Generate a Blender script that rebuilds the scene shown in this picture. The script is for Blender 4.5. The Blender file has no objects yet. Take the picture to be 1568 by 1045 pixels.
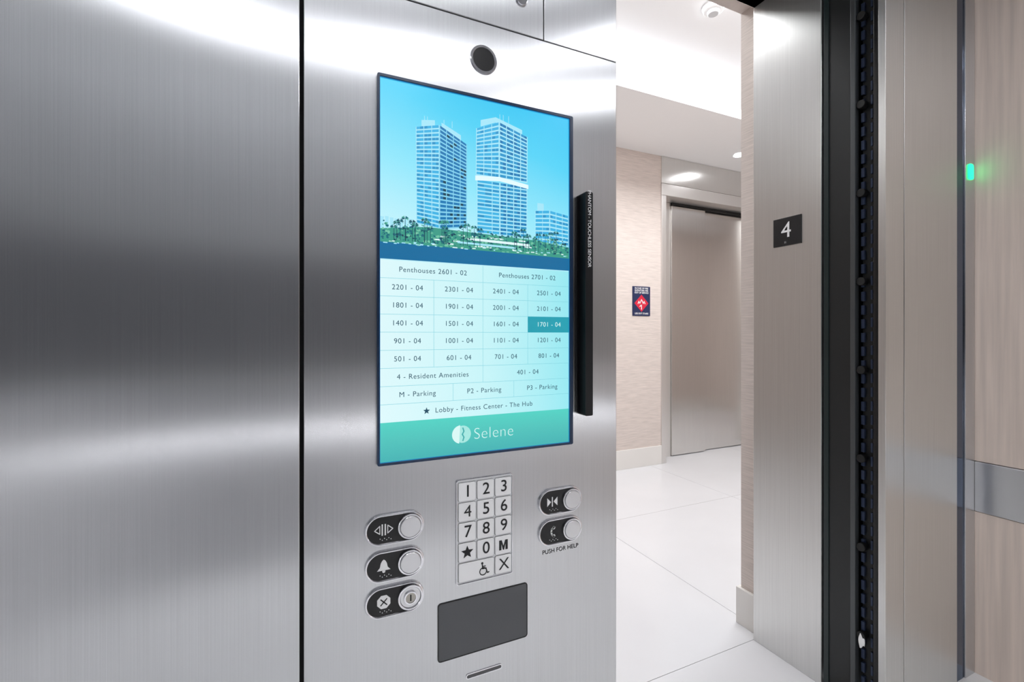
import bpy, bmesh, math, random
from mathutils import Vector, Matrix
random.seed(4)
S=bpy.context.scene
C=S.collection
try:
    S.view_settings.view_transform='Standard'
except Exception: pass

def lin(h):
    h=h.lstrip('#'); o=[]
    for i in (0,2,4):
        c=int(h[i:i+2],16)/255
        o.append(c/12.92 if c<=.04045 else ((c+.055)/1.055)**2.4)
    return (*o,1)
MATS={}
def mat(name,col,rough=.5,metal=0,emit=0,spec=.5,noise=0,nscale=(1,1,1)):
    if name in MATS: return MATS[name]
    m=bpy.data.materials.new(name); m.use_nodes=True
    nt=m.node_tree; b=nt.nodes['Principled BSDF']
    c=lin(col)
    b.inputs['Base Color'].default_value=c
    b.inputs['Roughness'].default_value=rough
    b.inputs['Metallic'].default_value=metal
    b.inputs['Specular IOR Level'].default_value=spec
    if emit>0:
        b.inputs['Base Color'].default_value=(0,0,0,1)
        b.inputs['Emission Color'].default_value=c
        b.inputs['Emission Strength'].default_value=emit
    if noise>0:
        tc=nt.nodes.new('ShaderNodeTexCoord'); mp=nt.nodes.new('ShaderNodeMapping')
        mp.inputs['Scale'].default_value=nscale
        n=nt.nodes.new('ShaderNodeTexNoise'); n.inputs['Scale'].default_value=1; n.inputs['Detail'].default_value=4
        r=nt.nodes.new('ShaderNodeValToRGB')
        r.color_ramp.elements[0].position=.3; r.color_ramp.elements[1].position=.7
        r.color_ramp.elements[0].color=(*[v*(1-noise) for v in c[:3]],1)
        r.color_ramp.elements[1].color=(*[min(1,v*(1+noise*.6)) for v in c[:3]],1)
        nt.links.new(tc.outputs['Object'],mp.inputs['Vector']); nt.links.new(mp.outputs[0],n.inputs['Vector'])
        nt.links.new(n.outputs['Fac'],r.inputs[0]); nt.links.new(r.outputs[0],b.inputs['Base Color'])
    MATS[name]=m
    return m
def steel(name,col,rough,aniso=.85,grain=.06):
    """vertically brushed stainless steel"""
    m=mat(name,col,rough,1.0,noise=grain,nscale=(700,700,3))
    nt=m.node_tree; b=nt.nodes['Principled BSDF']
    g=nt.nodes.new('ShaderNodeNewGeometry'); v=nt.nodes.new('ShaderNodeVectorMath'); v.operation='CROSS_PRODUCT'
    v.inputs[1].default_value=(0,0,1)
    nt.links.new(g.outputs['Normal'],v.inputs[0]); nt.links.new(v.outputs[0],b.inputs['Tangent'])
    b.inputs['Anisotropic'].default_value=aniso
    return m
def gradmat(name,stops,axis='Z',lo=0,hi=1,emit=1.0,kx=0):
    m=mat(name,'#000000',.25,0,emit=emit,spec=.25)
    nt=m.node_tree; b=nt.nodes['Principled BSDF']
    tc=nt.nodes.new('ShaderNodeTexCoord'); sp=nt.nodes.new('ShaderNodeSeparateXYZ')
    mr=nt.nodes.new('ShaderNodeMapRange'); mr.inputs[1].default_value=lo; mr.inputs[2].default_value=hi
    r=nt.nodes.new('ShaderNodeValToRGB')
    r.color_ramp.elements[0].color=lin(stops[0]); r.color_ramp.elements[1].color=lin(stops[-1])
    for i,s in enumerate(stops[1:-1]):
        e=r.color_ramp.elements.new((i+1)/(len(stops)-1)); e.color=lin(s)
    nt.links.new(tc.outputs['Object'],sp.inputs[0])
    if kx:
        ma=nt.nodes.new('ShaderNodeMath'); ma.operation='MULTIPLY_ADD'; ma.inputs[1].default_value=kx
        nt.links.new(sp.outputs['X'],ma.inputs[0]); nt.links.new(sp.outputs[axis],ma.inputs[2]); nt.links.new(ma.outputs[0],mr.inputs[0])
    else: nt.links.new(sp.outputs[axis],mr.inputs[0])
    nt.links.new(mr.outputs[0],r.inputs[0]); nt.links.new(r.outputs[0],b.inputs['Emission Color'])
    return m

def link(o,parent=None):
    C.objects.link(o)
    if parent: o.parent=parent
    return o
def mesh_obj(name,bm,mats,parent=None,bevel=0,smooth=False,seg=2):
    me=bpy.data.meshes.new(name); bm.normal_update(); bm.to_mesh(me); bm.free()
    for m in (mats if isinstance(mats,(list,tuple)) else [mats]): me.materials.append(m)
    if smooth:
        for p in me.polygons: p.use_smooth=True
    o=bpy.data.objects.new(name,me); link(o,parent)
    if bevel>0:
        md=o.modifiers.new('bevel','BEVEL'); md.width=bevel; md.segments=seg; md.limit_method='ANGLE'
    return o
def bbox(bm,x0,x1,y0,y1,z0,z1,mi=0):
    r=bmesh.ops.create_cube(bm,size=1)
    for v in r['verts']:
        v.co=Vector(((x0+x1)/2+v.co.x*(x1-x0),(y0+y1)/2+v.co.y*(y1-y0),(z0+z1)/2+v.co.z*(z1-z0)))
    fs=set(f for v in r['verts'] for f in v.link_faces)
    for f in fs: f.material_index=mi
def box(name,x0,x1,y0,y1,z0,z1,m,parent=None,bevel=0):
    bm=bmesh.new(); bbox(bm,x0,x1,y0,y1,z0,z1); return mesh_obj(name,bm,m,parent,bevel)
def boxes(name,lst,mats,parent=None,bevel=0):
    bm=bmesh.new()
    for b in lst: bbox(bm,*b)
    return mesh_obj(name,bm,mats,parent,bevel)
def empty(name,loc=(0,0,0)):
    o=bpy.data.objects.new(name,None); o.empty_display_size=.05; C.objects.link(o); return o
FY=.8   # front wall plane of the lift car
def prism(name,pts,y,d,m,parent=None,bevel=0,seg=3):
    """extrude XZ outline from plane y towards the viewer side (-Y) by d"""
    bm=bmesh.new()
    a=[bm.verts.new((p[0],y-d,p[1])) for p in pts]
    bm.faces.new(a)
    if d>0:
        b=[bm.verts.new((p[0],y,p[1])) for p in pts]
        n=len(pts)
        for i in range(n):
            bm.faces.new((a[i],a[(i+1)%n],b[(i+1)%n],b[i]))
        bm.faces.new(b[::-1])
    bmesh.ops.recalc_face_normals(bm,faces=bm.faces)
    return mesh_obj(name,bm,m,parent,bevel,seg=seg)
def rr(cx,cz,w,h,r,n=8):
    pts=[]
    for sx,sz,a0 in ((1,1,0),(-1,1,90),(-1,-1,180),(1,-1,270)):
        for i in range(n+1):
            a=math.radians(a0+90*i/n)
            pts.append((cx+sx*(w/2-r)+r*math.cos(a),cz+sz*(h/2-r)+r*math.sin(a)))
    return pts
def circ(cx,cz,r,n=40,a0=0,a1=360):
    return [(cx+r*math.cos(math.radians(a0+(a1-a0)*i/n)),cz+r*math.sin(math.radians(a0+(a1-a0)*i/n))) for i in range(n)]
def ring(name,outer,inner,y,d,m,parent=None,bevel=0):
    bm=bmesh.new(); n=len(outer)
    V=lambda p,yy: bm.verts.new((p[0],yy,p[1]))
    of=[V(p,y-d) for p in outer]; inf=[V(p,y-d) for p in inner]
    ob=[V(p,y) for p in outer]; ib=[V(p,y) for p in inner]
    for i in range(n):
        j=(i+1)%n
        bm.faces.new((of[i],of[j],inf[j],inf[i])); bm.faces.new((of[i],ob[i],ob[j],of[j])); bm.faces.new((inf[i],inf[j],ib[j],ib[i]))
        bm.faces.new((ob[i],ib[i],ib[j],ob[j]))
    bmesh.ops.recalc_face_normals(bm,faces=bm.faces)
    return mesh_obj(name,bm,m,parent,bevel)
def star(cx,cz,r,k=.42):
    return [(cx+(r if i%2==0 else r*k)*math.sin(math.pi*i/5),cz+(r if i%2==0 else r*k)*math.cos(math.pi*i/5)) for i in range(10)]
def text(name,s,mtx,size,m,parent=None,ax='CENTER',off=0,ext=0,sp=1.0):
    cu=bpy.data.curves.new(name,'FONT'); cu.body=s; cu.size=size; cu.align_x=ax; cu.align_y='CENTER'
    cu.offset=off; cu.extrude=ext; cu.space_character=sp; cu.materials.append(m)
    o=bpy.data.objects.new(name,cu); link(o,parent); o.matrix_world=mtx; return o
RF=Matrix.Rotation(math.radians(90),4,'X')
def ftext(name,s,x,y,z,size,m,parent=None,**k):
    return text(name,s,Matrix.Translation((x,y,z))@RF,size,m,parent,**k)
def stroke(name,pts,w,y,d,m,p):
    bm=bmesh.new()
    for a,b in zip(pts[:-1],pts[1:]):
        A=Vector((a[0],0,a[1])); B=Vector((b[0],0,b[1])); D=(B-A); D.normalize(); N=Vector((-D.z,0,D.x))*w/2
        ps=[A-N-D*w*.3,B-N+D*w*.3,B+N+D*w*.3,A+N-D*w*.3]
        f=[bm.verts.new((q.x,y-d,q.z)) for q in ps]; g=[bm.verts.new((q.x,y,q.z)) for q in ps]
        bm.faces.new(f); bm.faces.new(g[::-1])
        for i in range(4): bm.faces.new((f[i],g[i],g[(i+1)%4],f[(i+1)%4]))
    bmesh.ops.recalc_face_normals(bm,faces=bm.faces)
    return mesh_obj(name,bm,m,p)

# ---------------------------------------------------------------- materials
ST=steel('brushed_stainless','#d4d5d7',.26,.93,.06)
ST2=steel('brushed_stainless_jamb','#dddddb',.34,.75)
STD=steel('brushed_stainless_far','#e0dedb',.20,.7)
STK=steel('dark_polished_steel','#4a5a74',.14,.5)
CH=mat('chrome','#ececf0',.12,1)
SAT=mat('satin_metal','#dcdcde',.28,1)
KEY=mat('key_satin','#fafafa',.3,0)
BLK=mat('black_plastic','#0a0a0c',.3)
BLKM=mat('black_matte','#060607',.6)
CHAR=mat('charcoal_door_edge','#1b1e1f',.38)
RUB=mat('rubber_strip','#101214',.5)
GREYGL=mat('tinted_window','#4a4c4f',.12,spec=.6)
WHT=mat('white_paint_mark','#f8f8f8',.5)
CEIL=mat('ceiling_white','#f8f8f8',.85)
TRAY=mat('tray_ceiling_white','#f0f0f1',.85)
CABCEIL=mat('cab_ceiling_grey','#b4b5b8',.6)
BASE=mat('baseboard_paint','#e8e5e1',.5)
FLOOR=mat('porcelain_tile','#dfdfe2',.16,noise=.03,nscale=(2,2,2))
CABFL=mat('cab_floor_tile','#f0f0f0',.3)
GROUT=mat('grout','#adacaa',.8)
PAPER=mat('grasscloth_wallpaper','#dacec7',.75,noise=.16,nscale=(9,9,230))
WOOD=mat('light_oak_laminate','#ebdacd',.45,noise=.12,nscale=(60,60,2.2))
BANDD=mat('reflection_band_dark','#747578',.5)
BANDR=mat('reflection_band_mid','#9c9da0',.5)
MIDP=mat('reflection_panel_mid','#98989b',.5)
CABLT=mat('cab_light_panel','#ececee',.5)
CABUP=mat('cab_upper_panel','#a8a9ac',.5)

# ---------------------------------------------------------------- lift car shell
FZ=2.62
XL,XR,YB=-1.0,2.17,-1.05
pan=empty('wall_front')
def panel(name,x0,x1,z0,z1,m=ST,y0=FY,y1=FY+.02,bv=.0012):
    return box(name,x0,x1,y0,y1,z0,z1,m,pan,bv)
panel('return_panel_a',XL,-.003,0,FZ)
panel('return_panel_b',.003,.610,0,1.7785)
panel('service_cabinet_door',.003,.4335,1.7800,FZ)
panel('return_panel_c',.4355,.610,1.7795,FZ)
box('panel_backing',XL,.605,FY+.021,FY+.05,0,FZ,BLKM,pan)
box('strike_return',.600,.610,FY+.0205,FY+.07,0,2.48,ST,pan)
panel('door_header',.6105,1.6115,2.48,FZ)
panel('return_edge_trim',1.612,1.712,0,FZ,ST2)
panel('return_panel_d',1.716,2.040,0,FZ,ST2)
panel('mirror_strip',2.044,2.100,0,FZ,STK,FY+.006,FY+.02)
panel('corner_strip',2.102,XR-.002,0,FZ,ST,FY+.002,FY+.02)
box('panel_backing_r',1.64,XR,FY+.021,FY+.05,0,FZ,BLKM,pan)
prism('cabinet_lock',circ(.385,1.845,.012),FY,.004,CH,pan,.001)

box('floor_cab',XL-.05,XR+.05,YB-.05,FY+.02,-.06,0,CABFL)
box('ceiling_cab',XL-.05,XR+.05,YB-.05,FY+.02,FZ,FZ+.06,CABCEIL)
wb=empty('wall_back')
box('back_lower',XL,XR,YB-.05,YB,0,.700,CABLT,wb)
box('back_rail',XL+.06,XR-.06,YB-.05,YB+.045,.705,.750,SAT,wb,.004)
box('back_rail_fill_glow',XL+.08,XR-.08,YB+.012,YB+.030,.700,.7048,mat('rail_fill_glow','#fdfdff',.5,emit=24),wb)  # added glowing strip, unseen; brightens the lower wall in the steel reflections
box('back_lower_mid',XL,XR,YB-.05,YB,.752,1.0,CABLT,wb)
box('back_reflection_panel',-.75,.28,YB-.05,YB+.006,.752,1.0,MIDP,wb)  # added unseen panel, gives the front steel a dark reflection around the camera
box('back_reflection_panel_low',-.6,.22,YB-.05,YB+.006,0,.700,MIDP,wb)  # added too, carries that dark reflection further down
box('back_reflection_band',XL,1.15,YB-.05,YB,1.0,1.60,BANDD,wb)  # invented tone, darkens the middle of the reflection in the front steel
box('back_reflection_band_side',1.152,XR,YB-.05,YB,1.0,1.60,BANDR,wb)  # invented lighter tone, brightens the reflection towards the right
box('back_upper',XL,XR,YB-.05,YB,1.60,FZ,CABUP,wb)
wl=empty('wall_left')
box('left_lower',XL-.05,XL,YB,FY,0,1.0,CABLT,wl)
box('left_band',XL-.05,XL,YB,FY,1.0,1.60,BANDD,wl)
box('left_upper',XL-.05,XL,YB,FY,1.60,FZ,CABUP,wl)
wr=empty('wall_right')
box('wood_lower',XR,XR+.05,YB,FY+.02,0,.572,WOOD,wr)
box('wood_upper',XR,XR+.05,YB,FY+.02,.752,FZ,WOOD,wr)
box('steel_band',XR-.004,XR+.05,YB,FY+.002,.574,.750,SAT,wr,.002)
EM=mat('downlight_lens','#fafbff',.5,emit=185)
for i,(x,y) in enumerate(((-.5,-.75),(.45,-.75),(1.5,-.75),(-.5,-.12),(.45,-.12),(1.5,-.12))):
    e=empty('recessed_ceiling_light' if i==0 else f'recessed_ceiling_light.{i:03d}')
    bm=bmesh.new(); bmesh.ops.create_cone(bm,cap_ends=True,segments=32,radius1=.045,radius2=.045,depth=.006,matrix=Matrix.Translation((x,y,FZ-.004)))
    mesh_obj('lens',bm,EM,e)
    bm=bmesh.new(); bmesh.ops.create_cone(bm,cap_ends=False,segments=32,radius1=.056,radius2=.048,depth=.008,matrix=Matrix.Translation((x,y,FZ-.005)))
    mesh_obj('trim_ring',bm,CH,e)

# ---------------------------------------------------------------- directory display
ds=empty('directory_display')
ring('bezel',rr(.3065,1.3085,.383,.661,.003,2),rr(.3046,1.308,.3712,.651,.001,2),FY,.007,mat('bezel_navy','#0a2b4c',.3),ds,.0008)
Y0=FY-.0035
AX0,AX1,AZ0,AZ1=.1196,.4896,.983,1.633
bzg=mat('bezel_glow','#0b6fae',.3,emit=1)
ring('bezel_glow_edge',rr(.3046,1.308,.3712,.651,.001,2),rr(.3046,1.308,.3696,.6494,.001,2),FY-.001,.0045,bzg,ds)
prism('sky_picture',[(AX0,1.326),(AX1,1.326),(AX1,AZ1),(AX0,AZ1)],FY,.0035,gradmat('screen_sky',['#c4f4fd','#94e8fc','#5ad5f8','#30c3f3'],'Z',1.42,1.78,kx=.28),ds)
prism('table_background',[(AX0,1.050),(AX1,1.050),(AX1,1.326),(AX0,1.326)],FY,.0035,gradmat('screen_table',['#def9fc','#c9f5f9','#98e9f2'],'X',AX0,AX1),ds)
prism('footer_band',[(AX0,AZ0),(AX1,AZ0),(AX1,1.050),(AX0,1.050)],FY,.0035,gradmat('screen_footer',['#45b3b4','#4fc2bb','#52d2c4'],'Z',AZ0,1.05),ds)
cw=(AX1-AX0)/4
RZ=[1.326-.03067*i for i in range(10)]
pm=[mat('px_water','#0b6b9e',.4,emit=1),mat('px_white','#e2f9fd',.4,emit=1),mat('px_glassL','#3cb2e4',.4,emit=1),mat('px_glassR','#1478b4',.4,emit=1),
    mat('px_tree1','#14687a',.4,emit=1),mat('px_tree2','#3d9c88',.4,emit=1),mat('px_tree3','#0a4158',.4,emit=1),mat('px_slab','#a6e6f8',.4,emit=1),mat('px_tree4','#74c4a6',.4,emit=1),
    mat('px_glassM','#2896cc',.4,emit=1),mat('px_slabshade','#84d2ee',.4,emit=1)]
bm=bmesh.new()
def quad(p,mi,y):
    vs=[bm.verts.new((a,y,b)) for a,b in p]
    f=bm.faces.new(vs); f.material_index=mi; f.normal_update()
    if f.normal.y>0: f.normal_flip()
L=lambda a,b,t:a+(b-a)*t
def face(TL,TR,BL,BR,fl,bays,mi,slab=7,y=Y0-.0006):
    quad([BL,BR,TR,TL],slab,y)
    def P(u,v):
        return (L(L(BL[0],BR[0],u),L(TL[0],TR[0],u),v),L(L(BL[1],BR[1],u),L(TL[1],TR[1],u),v))
    for i in range(fl):
        v0=(i+.34)/fl; v1=(i+.97)/fl
        quad([P(.02,v0),P(.98,v0),P(.98,v1),P(.02,v1)],mi,y-.0002)
        for j in range(bays):
            u0=(j+.08)/bays; u1=(j+.92)/bays; rnd=random.random()
            m={2:(9 if rnd<.3 else 2),9:(3 if rnd<.35 else 9),3:(6 if rnd<.12 else 3)}[mi]
            quad([P(u0,v0),P(u1,v0),P(u1,v1),P(u0,v1)],m,y-.0003)
    for j in range(0,bays+1,2):
        u=min(.985,max(.015,j/bays)); quad([P(u-.014,0),P(u+.014,0),P(u+.014,1),P(u-.014,1)],slab,y-.0004)
face((.180,1.560),(.222,1.571),(.181,1.392),(.222,1.386),25,6,2)
face((.222,1.571),(.2735,1.545),(.222,1.386),(.2730,1.394),25,8,3,10)
quad([(.190,1.563),(.214,1.569),(.214,1.578),(.190,1.574)],7,Y0-.0005)
quad([(.226,1.569),(.262,1.550),(.262,1.560),(.226,1.576)],7,Y0-.0005)
face((.2913,1.578),(.337,1.598),(.2905,1.492),(.337,1.492),13,6,2)
face((.337,1.598),(.3965,1.580),(.337,1.492),(.3960,1.492),13,8,9)
face((.2925,1.484),(.338,1.484),(.2925,1.385),(.338,1.385),14,3,2)
face((.338,1.484),(.3960,1.484),(.338,1.385),(.3955,1.385),14,8,9)
quad([(.2893,1.482),(.338,1.487),(.338,1.495),(.2893,1.491)],1,Y0-.0014)
quad([(.338,1.487),(.3980,1.480),(.3980,1.488),(.338,1.495)],1,Y0-.0014)
quad([(.300,1.583),(.330,1.596),(.330,1.606),(.300,1.595)],7,Y0-.0005)
quad([(.330,1.596),(.385,1.584),(.385,1.592),(.330,1.606)],7,Y0-.0005)
for x in (.338,.345,.356): quad([(x,1.60),(x+.001,1.60),(x+.001,1.613),(x,1.613)],7,Y0-.0005)
for x in (.195,.2,.23,.245): quad([(x,1.57),(x+.001,1.57),(x+.001,1.582),(x,1.582)],7,Y0-.0005)
face((.413,1.440),(.445,1.444),(.413,1.36),(.445,1.36),10,4,2)
face((.445,1.444),(.4885,1.438),(.445,1.36),(.4885,1.36),10,6,2)
quad([(.418,1.438),(.432,1.438),(.432,1.456),(.418,1.456)],7,Y0-.0005)
for i in range(8):
    x=.12+i*.008; h=random.uniform(.02,.03); quad([(x,1.37),(x+.006,1.37),(x+.006,1.37+h),(x,1.37+h)],7,Y0-.0004)
quad([(AX0,1.352),(AX1,1.352),(AX1,1.374),(.42,1.382),(.20,1.388),(AX0,1.378)],5,Y0-.0014)
for i in range(16):
    x=.212+i*.0118; z=1.360+random.choice((0,.006,.012,.017)); w=random.uniform(.008,.016)
    quad([(x,z),(x+w,z),(x+w,z+.0026),(x,z+.0026)],1,Y0-.0015-.00001*i)
quad([(.285,1.371),(.40,1.369),(.40,1.3735),(.285,1.3755)],1,Y0-.0024)
quad([(.255,1.364),(.37,1.362),(.37,1.3655),(.255,1.3675)],7,Y0-.0024)
quad([(AX0,1.3275),(AX1,1.3275),(AX1,1.352),(AX0,1.356)],0,Y0-.0016)
for i in range(520):
    x=random.uniform(AX0+.004,AX1-.004); z=random.triangular(1.355,1.394,1.368); r=random.uniform(.0012,.0034)
    k=random.randint(5,7); ph=random.random()*6
    pts=[(min(AX1,max(AX0,x+r*random.uniform(.6,1.2)*math.cos(ph+6.283*a/k))),z+r*.8*random.uniform(.6,1.1)*math.sin(ph+6.283*a/k)) for a in range(k)]
    quad(pts,random.choice((4,4,5,6,8,8,5)),Y0-.0018-.000001*i)
for i in range(70):
    x=random.uniform(AX0+.004,AX1-.01); z=random.uniform(1.353,1.360); w=random.uniform(.003,.008)
    quad([(x,z),(x+w,z),(x+w,z+.0018),(x,z+.0018)],random.choice((1,7,8)),Y0-.0025)
for i in range(34):
    x=random.uniform(AX0+.01,AX1-.01); z=random.uniform(1.381,1.401)
    quad([(x-.0005,1.36),(x+.0005,1.36),(x+.0004,z),(x-.0004,z)],6,Y0-.0026)
    for a in range(9):
        t=math.radians(-25+230*a/8); rr_=.0075
        quad([(x,z),(x+rr_*.55*math.cos(t)-.0006,z+rr_*.5*math.sin(t)+.0012),(x+rr_*math.cos(t),z+rr_*.7*math.sin(t)-.0015)],random.choice((4,6,5)),Y0-.0027-.00001*a)
mesh_obj('picture_towers_and_trees',bm,pm,ds)
LN=mat('px_line','#7fcfdc',.4,emit=1); TX=mat('px_text','#1c4c62',.4,emit=1); TW=mat('px_textwhite','#d8f7f4',.4,emit=1); HL=mat('px_highlight','#219fb2',.4,emit=1)
bm=bmesh.new(); lw=.0007
def ln(x0,x1,z0,z1): quad([(x0,z0),(x1,z0),(x1,z1),(x0,z1)],0,Y0-.0006)
for z in RZ[1:-1]: ln(AX0,AX1,z-lw/2,z+lw/2)
for r in range(9):
    if r in (0,6): xs=[AX0+2*cw]
    elif r==7: xs=[AX0+(AX1-AX0)*.345,AX0+(AX1-AX0)*.67]
    elif r==8: xs=[]
    else: xs=[AX0+cw*i for i in (1,2,3)]
    for x in xs: ln(x-lw/2,x+lw/2,RZ[r+1],RZ[r])
mesh_obj('table_lines',bm,LN,ds)
prism('table_highlight',[(AX0+3*cw,RZ[4]),(AX1,RZ[4]),(AX1,RZ[3]),(AX0+3*cw,RZ[3])],Y0,.0008,HL,ds)
tb=[['Penthouses 2601 - 02','Penthouses 2701 - 02'],['2201 - 04','2301 - 04','2401 - 04','2501 - 04'],['1801 - 04','1901 - 04','2001 - 04','2101 - 04'],
['1401 - 04','1501 - 04','1601 - 04','1701 - 04'],['901 - 04','1001 - 04','1101 - 04','1201 - 04'],['501 - 04','601 - 04','701 - 04','801 - 04'],
['4 - Resident Amenities','401 - 04'],['M - Parking','P2 - Parking','P3 - Parking'],['Lobby - Fitness Center - The Hub']]
for r,row in enumerate(tb):
    zc=(RZ[r]+RZ[r+1])/2
    for c,s in enumerate(row):
        if len(row)==3: xc=AX0+(AX1-AX0)*(.172,.507,.835)[c]
        else: xc=AX0+(AX1-AX0)*(c+.5)/len(row)
        if r==8: xc+=.006
        ftext('table_text',s,xc,Y0-.0012,zc,.0126,TW if s.startswith('1701') else TX,ds,sp=1.1)
prism('lobby_star',star(.1990,(RZ[8]+RZ[9])/2,.0062),Y0,.0012,TX,ds)
ftext('footer_name','Selene',.3265,Y0-.0012,1.0165,.0300,TW,ds,off=-.0006,sp=1.04)
prism('footer_logo_disc',circ(.2655,1.0185,.0155),Y0,.0008,mat('px_logo','#a4e6df',.4,emit=1),ds)
prism('footer_logo_drop',circ(.2620,1.0185,.0165,24,95,265),Y0,.0010,TW,ds)
stroke('footer_logo_s',[(.2655,1.030),(.2675,1.024),(.2645,1.0185),(.2675,1.013),(.2655,1.007)],.0022,Y0,.0014,mat('px_footdark','#3aa9a8',.4,emit=1),ds)

# ---------------------------------------------------------------- camera lens
cl=empty('security_camera')
ring('lens_ring',circ(.3070,1.7095,.0262),circ(.3070,1.7095,.0215),FY,.003,CH,cl,.0006)
prism('lens_glass',circ(.3070,1.7095,.0215),FY,.0012,BLK,cl)

# ---------------------------------------------------------------- touchless bar
tbar=empty('touchless_sensor_bar')
prism('bar_body',rr(.521,1.2605,.018,.447,.003,3),FY,.030,mat('anodised_black','#131417',.4,.3),tbar,.001)
prism('bar_flange',rr(.519,1.2605,.026,.440,.003,3),FY,.006,BLK,tbar,.001)
M=Matrix(((0,1,0,.521),(0,0,-1,FY-.0305),(-1,0,0,1.410),(0,0,0,1)))
text('bar_text','PHANTOM - TOUCHLESS SENSOR',M,.0106,WHT,tbar,sp=.95)

# ---------------------------------------------------------------- keypad
kp=empty('numeric_keypad')
KX,KZ,KW,KH=.3095,.840,.112,.190
ring('keypad_frame',rr(KX,KZ,KW,KH,.004),rr(KX,KZ,KW-.004,KH-.004,.003),FY,.004,CH,kp,.0008)
prism('keypad_plate',rr(KX,KZ,KW-.004,KH-.004,.003),FY,.002,mat('keypad_plate','#e2e3e5',.35,.2),kp)
ck,rk=.0358,.0366
lab=[['1','2','3'],['4','5','6'],['7','8','9'],['*','0','M']]
INK=mat('key_ink','#0c0c0e',.5)
def keyb(cx,cz,w):
    ring('key_gap',rr(cx,cz,w+.0010,.0340,.003),rr(cx,cz,w-.0006,.0324,.0024),FY,.0024,BLKM,kp)
    prism('key_cap',rr(cx,cz,w,.033,.0026),FY,.0052,KEY,kp,.0012)
for r in range(4):
    for c in range(3):
        cx=KX+(c-1)*ck; cz=KZ+(2-r)*rk
        keyb(cx,cz,.0325)
        s=lab[r][c]
        if s=='*': prism('key_star',star(cx,cz,.0120,.45),FY-.0052,.0004,INK,kp)
        elif s=='M':
            a,b,t=.0088,.0092,.0046
            prism('key_label_m',[(cx-a,cz-b),(cx-a+t,cz-b),(cx-a+t,cz+.002),(cx-.0012,cz-b),(cx+.0012,cz-b),(cx+a-t,cz+.002),(cx+a-t,cz-b),(cx+a,cz-b),(cx+a,cz+b),(cx+a-t-.0006,cz+b),(cx,cz-.0015),(cx-a+t+.0006,cz+b),(cx-a,cz+b)],FY-.0052,.0004,INK,kp)
        else: ftext('key_label',s,cx+.001,FY-.0057,cz+.0005,.0305,INK,kp,off=.0002 if s!='4' else 0)
        for k in range(3):
            prism('braille',circ(cx-.0125,cz-.006-.0028*k+.002,.0007,8),FY-.0052,.0006,KEY,kp)
cz=KZ-2*rk
keyb(KX-ck/2,cz,.0325+ck); keyb(KX+ck,cz,.0325)
ftext('key_label','X',KX+ck+.001,FY-.0057,cz,.0305,INK,kp)
wx,wz=KX-.004,cz
prism('wc_head',circ(wx-.0028,wz+.0105,.0022,16),FY-.0052,.0005,INK,kp)
n=28
ring('wc_wheel',circ(wx-.0010,wz-.0045,.0075,n),circ(wx-.0010,wz-.0045,.0058,n),FY-.0052,.0005,INK,kp)
stroke('wc_body',[(wx-.0028,wz+.008),(wx-.0022,wz+.0005),(wx+.0045,wz+.0005),(wx+.0075,wz-.0085),(wx+.0105,wz-.0075)],.0019,FY-.0052,.0006,INK,kp)
stroke('wc_arm',[(wx-.0025,wz+.0045),(wx+.0035,wz+.0045)],.0015,FY-.0052,.0006,INK,kp)

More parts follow.
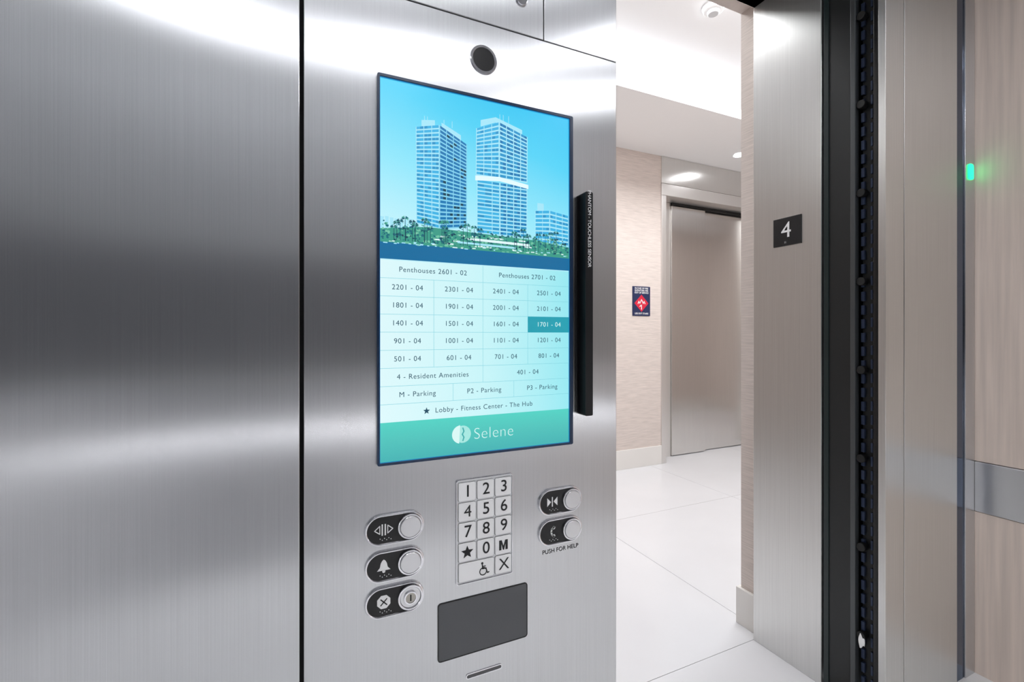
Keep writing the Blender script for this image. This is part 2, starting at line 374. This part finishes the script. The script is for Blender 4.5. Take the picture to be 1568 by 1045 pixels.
# ---------------------------------------------------------------- pill buttons
def pill(name,cx,cz,icon,key=False):
    e=empty(name); W,H=.0995,.0520
    ring('pill_rim',rr(cx,cz,W,H,H/2-.0001,14),rr(cx,cz,W-.007,H-.007,(H-.007)/2-.0001,14),FY,.005,CH,e,.0014)
    prism('pill_face',rr(cx,cz,W-.007,H-.007,(H-.007)/2-.0001,14),FY,.003,BLK,e)
    bx=cx+.0255
    ring('button_rim',circ(bx,cz,.0215),circ(bx,cz,.0180),FY-.003,.0045,CH,e,.001)
    if not key:
        prism('button_cap',circ(bx,cz,.0178),FY-.003,.0065,SAT,e,.0016)
    else:
        prism('key_cap',circ(bx,cz,.0178),FY-.003,.0030,SAT,e,.001)
        ring('key_barrel',circ(bx,cz,.0115),circ(bx,cz,.0085),FY-.006,.003,CH,e,.0006)
        prism('key_core',circ(bx,cz,.0084),FY-.006,.002,mat('brass_core','#b0aca4',.3,1),e)
        prism('key_slot',rr(bx,cz,.0022,.0110,.0008,3),FY-.008,.0004,BLKM,e)
    ix=cx-.019; y=FY-.003; d=.0006
    P=lambda n_,p: prism(n_,p,y,d,WHT,e)
    if icon=='open':
        P('bar_a',[(ix-.0036,cz-.009),(ix-.0014,cz-.009),(ix-.0014,cz+.010),(ix-.0036,cz+.010)])
        P('bar_b',[(ix+.0014,cz-.009),(ix+.0036,cz-.009),(ix+.0036,cz+.010),(ix+.0014,cz+.010)])
        stroke('arrow_a',[(ix-.0065,cz-.006),(ix-.0150,cz+.0005),(ix-.0065,cz+.0075),(ix-.0065,cz-.006)],.0014,y,d,WHT,e)
        stroke('arrow_b',[(ix+.0065,cz-.006),(ix+.0150,cz+.0005),(ix+.0065,cz+.0075),(ix+.0065,cz-.006)],.0014,y,d,WHT,e)
    elif icon=='close':
        P('bar_a',[(ix-.0010,cz-.009),(ix+.0010,cz-.009),(ix+.0010,cz+.010),(ix-.0010,cz+.010)])
        P('arrow_a',[(ix-.0115,cz-.008),(ix-.0030,cz+.0005),(ix-.0115,cz+.009)])
        P('arrow_b',[(ix+.0115,cz-.008),(ix+.0030,cz+.0005),(ix+.0115,cz+.009)])
    elif icon=='bell':
        P('bell_body',[(ix-.011,cz-.006),(ix-.0065,cz-.001),(ix-.005,cz+.006),(ix-.0028,cz+.010),(ix,cz+.0122),(ix+.0028,cz+.010),(ix+.005,cz+.006),(ix+.0065,cz-.001),(ix+.011,cz-.006)])
        P('bell_clapper',circ(ix,cz-.0075,.0026,16))
    elif icon=='stop':
        P('octagon',circ(ix,cz+.001,.0118,8,22.5,382.5))
        stroke('cross_a',[(ix-.005,cz-.004),(ix+.005,cz+.006)],.0018,y-d,.0004,BLK,e)
        stroke('cross_b',[(ix-.005,cz+.006),(ix+.005,cz-.004)],.0018,y-d,.0004,BLK,e)
    elif icon=='phone':
        stroke('handset',[(ix+.004,cz+.010),(ix-.001,cz+.006),(ix-.0025,cz+.0005),(ix-.001,cz-.005),(ix+.004,cz-.009)],.0034,y,d,WHT,e)
        P('ear',circ(ix+.0035,cz+.0085,.0030,14)); P('mouth',circ(ix+.0035,cz-.0075,.0030,14))
    for k in range(6):
        prism('braille',circ(ix-.006+.0036*k,cz-.0142-.0026*(k%2),.0008,8),y,.0006,SAT,e)
    return e
pill('door_open_button',.145,.869,'open')
pill('alarm_button',.145,.807,'bell')
pill('stop_key_switch',.145,.7465,'stop',True)
pill('door_close_button',.4708,.867,'close')
ph=pill('emergency_phone_button',.4708,.807,'phone')
ftext('help_text','PUSH FOR HELP',.4725,FY-.0006,.7685,.0118,INK,ph)

# ---------------------------------------------------------------- reader window and slot
rw=empty('card_reader_window')
ring('window_gasket',rr(.309,.6665,.178,.105,.006),rr(.309,.6665,.175,.102,.005),FY,.0012,BLKM,rw)
prism('window_glass',rr(.309,.6665,.175,.102,.005),FY,.0008,GREYGL,rw)
sl=empty('card_slot')
ring('slot_rim',rr(.3085,.573,.072,.010,.0049),rr(.3085,.573,.068,.006,.0029),FY,.0015,CH,sl,.0004)
prism('slot_hole',rr(.3085,.573,.068,.006,.0029),FY,.0005,mat('slot_dark','#5b5b5d',.4,.5),sl)

# ---------------------------------------------------------------- door leading edges
JX=1.612
le=empty('elevator_door')
box('landing_panel',JX+.006,2.5,.900,.976,.012,2.48,CHAR,le,.003)
box('landing_panel_lip',JX+.002,JX+.012,.968,.984,.012,2.48,mat('dark_green_edge','#1c2a2a',.3),le,.001)
box('landing_panel_nose',JX-.001,JX+.02,.884,.899,.012,2.48,mat('edge_grey','#55585a',.35,.6),le,.002)
box('car_panel',JX+.030,2.5,.836,.878,.012,2.48,RUB,le)
box('car_panel_nose',JX+.001,JX+.02,.822,.834,.012,2.48,BLK,le,.002)
lst=[]
z=.03; i=0
while z<2.45:
    lst.append((JX+.020,JX+.030,.8785-.010,.8785,z,z+.030))
    lst.append((JX+.022,JX+.030,.846,.852,z+.004,z+.034))
    lst.append((JX+.020,JX+.0305,.836,.8405,z+.010,z+.022))
    z+=.044
boxes('safety_edge_teeth',lst,mat('edge_teeth','#34405a',.35,.4),le,.001)
for k in range(9):
    zz=.24+.282*k
    bm=bmesh.new(); bmesh.ops.create_cone(bm,cap_ends=True,segments=20,radius1=.013,radius2=.013,depth=.022,matrix=Matrix.Translation((JX+.014,.871,zz))@Matrix.Rotation(math.pi/2,4,'Y'))
    mesh_obj('door_bumper',bm,BLKM,le,.002)
bm=bmesh.new(); bmesh.ops.create_icosphere(bm,subdivisions=2,radius=.011)
for v in bm.verts: v.co=Vector((v.co.x*.4+JX+.004,v.co.y*.9+.868,v.co.z*1.9*(1+.4*math.sin(v.co.y*400))+.225))
mesh_obj('paper_scrap',bm,WHT,le)

# ---------------------------------------------------------------- landing jamb + walls
ja=empty('door_frame')
boxes('jamb_right',[(JX,1.66,.99,1.25,0,2.48)],ST2,ja,.002)
boxes('jamb_left',[(.562,.61,.99,1.25,0,2.48)],ST2,ja,.002)
boxes('jamb_head',[(.562,1.66,.99,1.25,2.481,2.53)],ST2,ja,.002)
box('sill',.562,1.66,.85,.99,-.03,.0,SAT,ja)
boxes('sill_ribs',[(.61,1.612,.86+.016*i,.868+.016*i,0,.003) for i in range(8)],SAT,ja)
X0,X1=-2.6,6.2
NY=1.345; PYF=3.31; TZ=3.12
wn=empty('wall_corridor_near')
boxes('near_wall_paper',[(X0,.562,.99,NY,0,TZ),(1.661,X1,.99,NY,0,TZ),(.562,1.661,.99,NY,2.531,TZ)],PAPER,wn)
box('shaft_closure',1.70,2.6,.885+.1,.989,0,2.6,BLKM,wn)
boxes('baseboard_near',[(1.646,1.661,1.251,NY+.013,0,.150),(1.661,X1,NY,NY+.013,0,.150),(X0,.562,NY,NY+.013,0,.150)],BASE,None,.002)
fw=empty('wall_corridor_far')
EX0,EX1=3.03,4.62
boxes('far_wall_paper',[(X0,EX0,PYF,PYF+.3,0,2.9),(EX1,X1,PYF,PYF+.3,0,2.9),(EX0,EX1,PYF+.26,PYF+.3,0,2.9)],PAPER,fw)
boxes('baseboard_far',[(X0,EX0-.002,PYF-.014,PYF,0,.170),(EX1+.002,X1,PYF-.014,PYF,0,.170)],BASE,None,.002)
box('wall_corridor_end_a',X0-.1,X0,.99,PYF+.3,0,TZ,PAPER)
box('wall_corridor_end_b',X1,X1+.1,.99,PYF+.3,0,TZ,PAPER)
bm=bmesh.new()
bbox(bm,X0,X1,.99,PYF+.26,-.06,-.002,1)
xs=[1.69+1.2*i for i in range(-4,5)]; ys=[.992,1.25,2.42,3.59]
g=.0012
for i in range(len(xs)-1):
    for j in range(3):
        bbox(bm,max(xs[i],X0)+g,min(xs[i+1],X1)-g,ys[j]+g,min(ys[j+1],PYF+.26)-g,-.01,0,0)
mesh_obj('floor',bm,[FLOOR,GROUT])
ce=empty('ceiling')
SY=2.487
box('tray',X0,X1,.99,PYF+.3,TZ,TZ+.06,TRAY,ce)
box('soffit_far',X0,X1,SY+.02,PYF+.3,2.853,2.89,CEIL,ce)
box('soffit_fascia_far',X0,X1,SY,SY+.0199,2.853,2.93,CEIL,ce)
box('soffit_near',X0,X1,NY,1.58,2.853,2.89,CEIL,ce)
box('soffit_fascia_near',X0,X1,1.5801,1.60,2.853,2.93,CEIL,ce)
EMC=mat('cove_led','#f8faff',.5,emit=8)
cv=empty('cove_light_strip')
box('led_far',X0+.1,X1-.1,2.53,2.56,2.892,2.905,EMC,cv)
box('led_near',X0+.1,X1-.1,1.49,1.52,2.892,2.905,mat('cove_led_dim','#f8faff',.5,emit=3),cv)

# far elevator
fe=empty('elevator_door.001')
DY=3.50
FR=mat('frame_champagne','#e0ddda',.3,.8)
boxes('frame_face',[(3.03,3.085,PYF-.012,DY+.02,0,2.49),(4.50,4.62,PYF-.012,DY+.02,0,2.49),(3.03,4.62,PYF-.012,DY+.02,2.491,2.60)],FR,fe,.003)
box('transom_panel',3.03,4.62,PYF-.010,PYF+.1,2.602,2.851,STD,fe,.002)
box('inner_reveal',3.086,3.30,DY-.03,DY+.02,.0,2.489,FR,fe)
box('leaf_fast',3.302,3.745,DY-.045,DY-.01,.008,2.46,STD,fe,.002)
box('leaf_slow',3.735,4.37,DY-.008,DY+.02,.008,2.46,STD,fe,.002)
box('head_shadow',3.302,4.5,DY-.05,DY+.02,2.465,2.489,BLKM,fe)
box('jamb_dark_gap',4.372,4.5,DY-.02,DY+.02,0,2.46,BLKM,fe)

# signs
es=empty('fire_evacuation_sign')
NAV=mat('sign_navy','#1d2950',.4); RED=mat('sign_red','#d0203c',.4)
SX0,SX1,SZ0,SZ1=2.698,2.898,1.365,1.632
prism('sign_plate',rr((SX0+SX1)/2,(SZ0+SZ1)/2,.2,.267,.006,4),PYF,.006,NAV,es,.001)
sc=(SX0+SX1)/2
for i,s in enumerate(('IN CASE OF FIRE','ELEVATORS ARE','OUT OF SERVICE')):
    ftext('sign_text',s,sc,PYF-.0068,1.614-.020*i,.021,WHT,es,off=.0003)
ftext('sign_text','USE EXIT STAIRS',sc,PYF-.0068,1.386,.021,WHT,es,off=.0003)
prism('diamond',[(sc-.080,1.480),(sc,1.402),(sc+.080,1.480),(sc,1.558)],PYF-.006,.0006,RED,es)
stroke('flames',[(sc-.04,1.475),(sc-.03,1.50),(sc-.02,1.475),(sc,1.515),(sc+.02,1.475),(sc+.03,1.50),(sc+.04,1.475)],.007,PYF-.006,.001,WHT,es)
stroke('figure',[(sc,1.425),(sc,1.465),(sc-.02,1.450)],.008,PYF-.006,.001,WHT,es)

fs=empty('floor_number_sign')
box('plate',JX-.004,JX,1.057,1.163,1.5235,1.6265,mat('sign_black','#1a1a1c',.4),fs,.0008)
M4=Matrix.Translation((JX-.0048,1.112,1.578))@Matrix.Rotation(math.radians(-90),4,'Z')@RF
text('numeral','4',M4,.080,WHT,fs,off=.0002)
for k in range(4):
    bm=bmesh.new(); bmesh.ops.create_icosphere(bm,subdivisions=1,radius=.0015,matrix=Matrix.Translation((JX-.004,1.118-.004*(k%2),1.538-.004*(k//2))))
    mesh_obj('braille',bm,SAT,fs)

# smoke detector
sd=empty('smoke_detector')
bm=bmesh.new(); bmesh.ops.create_cone(bm,cap_ends=True,segments=40,radius1=.055,radius2=.065,depth=.03,matrix=Matrix.Translation((2.19,1.96,TZ-.015)))
mesh_obj('base',bm,CEIL,sd,.004)
bm=bmesh.new(); bmesh.ops.create_cone(bm,cap_ends=True,segments=40,radius1=.030,radius2=.038,depth=.02,matrix=Matrix.Translation((2.19,1.96,TZ-.04)))
mesh_obj('sensor_dome',bm,mat('detector_grey','#c4c4c6',.5),sd,.004)
EM2=mat('corridor_lens','#f8fbff',.5,emit=85)
k=0
for x in (-1.2,.4,2.0,3.656,5.2):
    e=empty('recessed_downlight' if k==0 else f'recessed_downlight.{k:03d}'); k+=1
    bm=bmesh.new(); bmesh.ops.create_cone(bm,cap_ends=True,segments=32,radius1=.038,radius2=.038,depth=.004,matrix=Matrix.Translation((x,2.98,2.8505)))
    mesh_obj('lens',bm,EM2,e)
    bm=bmesh.new(); bmesh.ops.create_cone(bm,cap_ends=False,segments=32,radius1=.05,radius2=.042,depth=.008,matrix=Matrix.Translation((x,2.98,2.848)))
    mesh_obj('trim_ring',bm,CEIL,e)
gl=empty('indicator_lamp')
prism('lamp_lens',rr(2.135,1.77,.032,.054,.010,6),FY+.002,.004,mat('green_led','#10e878',.4,emit=4),gl)

def area(name,loc,sx,sy,p,col=(.955,.98,1)):
    l=bpy.data.lights.new(name,'AREA'); l.shape='RECTANGLE'; l.size=sx; l.size_y=sy; l.energy=p; l.color=col
    o=bpy.data.objects.new(name,l); C.objects.link(o); o.location=loc; return o
area('corridor_fill_light',(2.4,2.0,TZ-.01),3.5,.5,78)  # added area light without a fixture, general fill for the corridor

w=bpy.data.worlds.new('World'); S.world=w; w.use_nodes=True
w.node_tree.nodes['Background'].inputs[0].default_value=(.9,.95,1,1)
w.node_tree.nodes['Background'].inputs[1].default_value=.4

cam=bpy.data.cameras.new('Camera'); cam.sensor_width=36; cam.lens=16.186; cam.shift_y=-.0067; cam.clip_start=.01
co=bpy.data.objects.new('Camera',cam); C.objects.link(co)
co.location=(0,0,1.2); co.rotation_euler=(math.radians(90),0,math.radians(-24.55))
S.camera=co
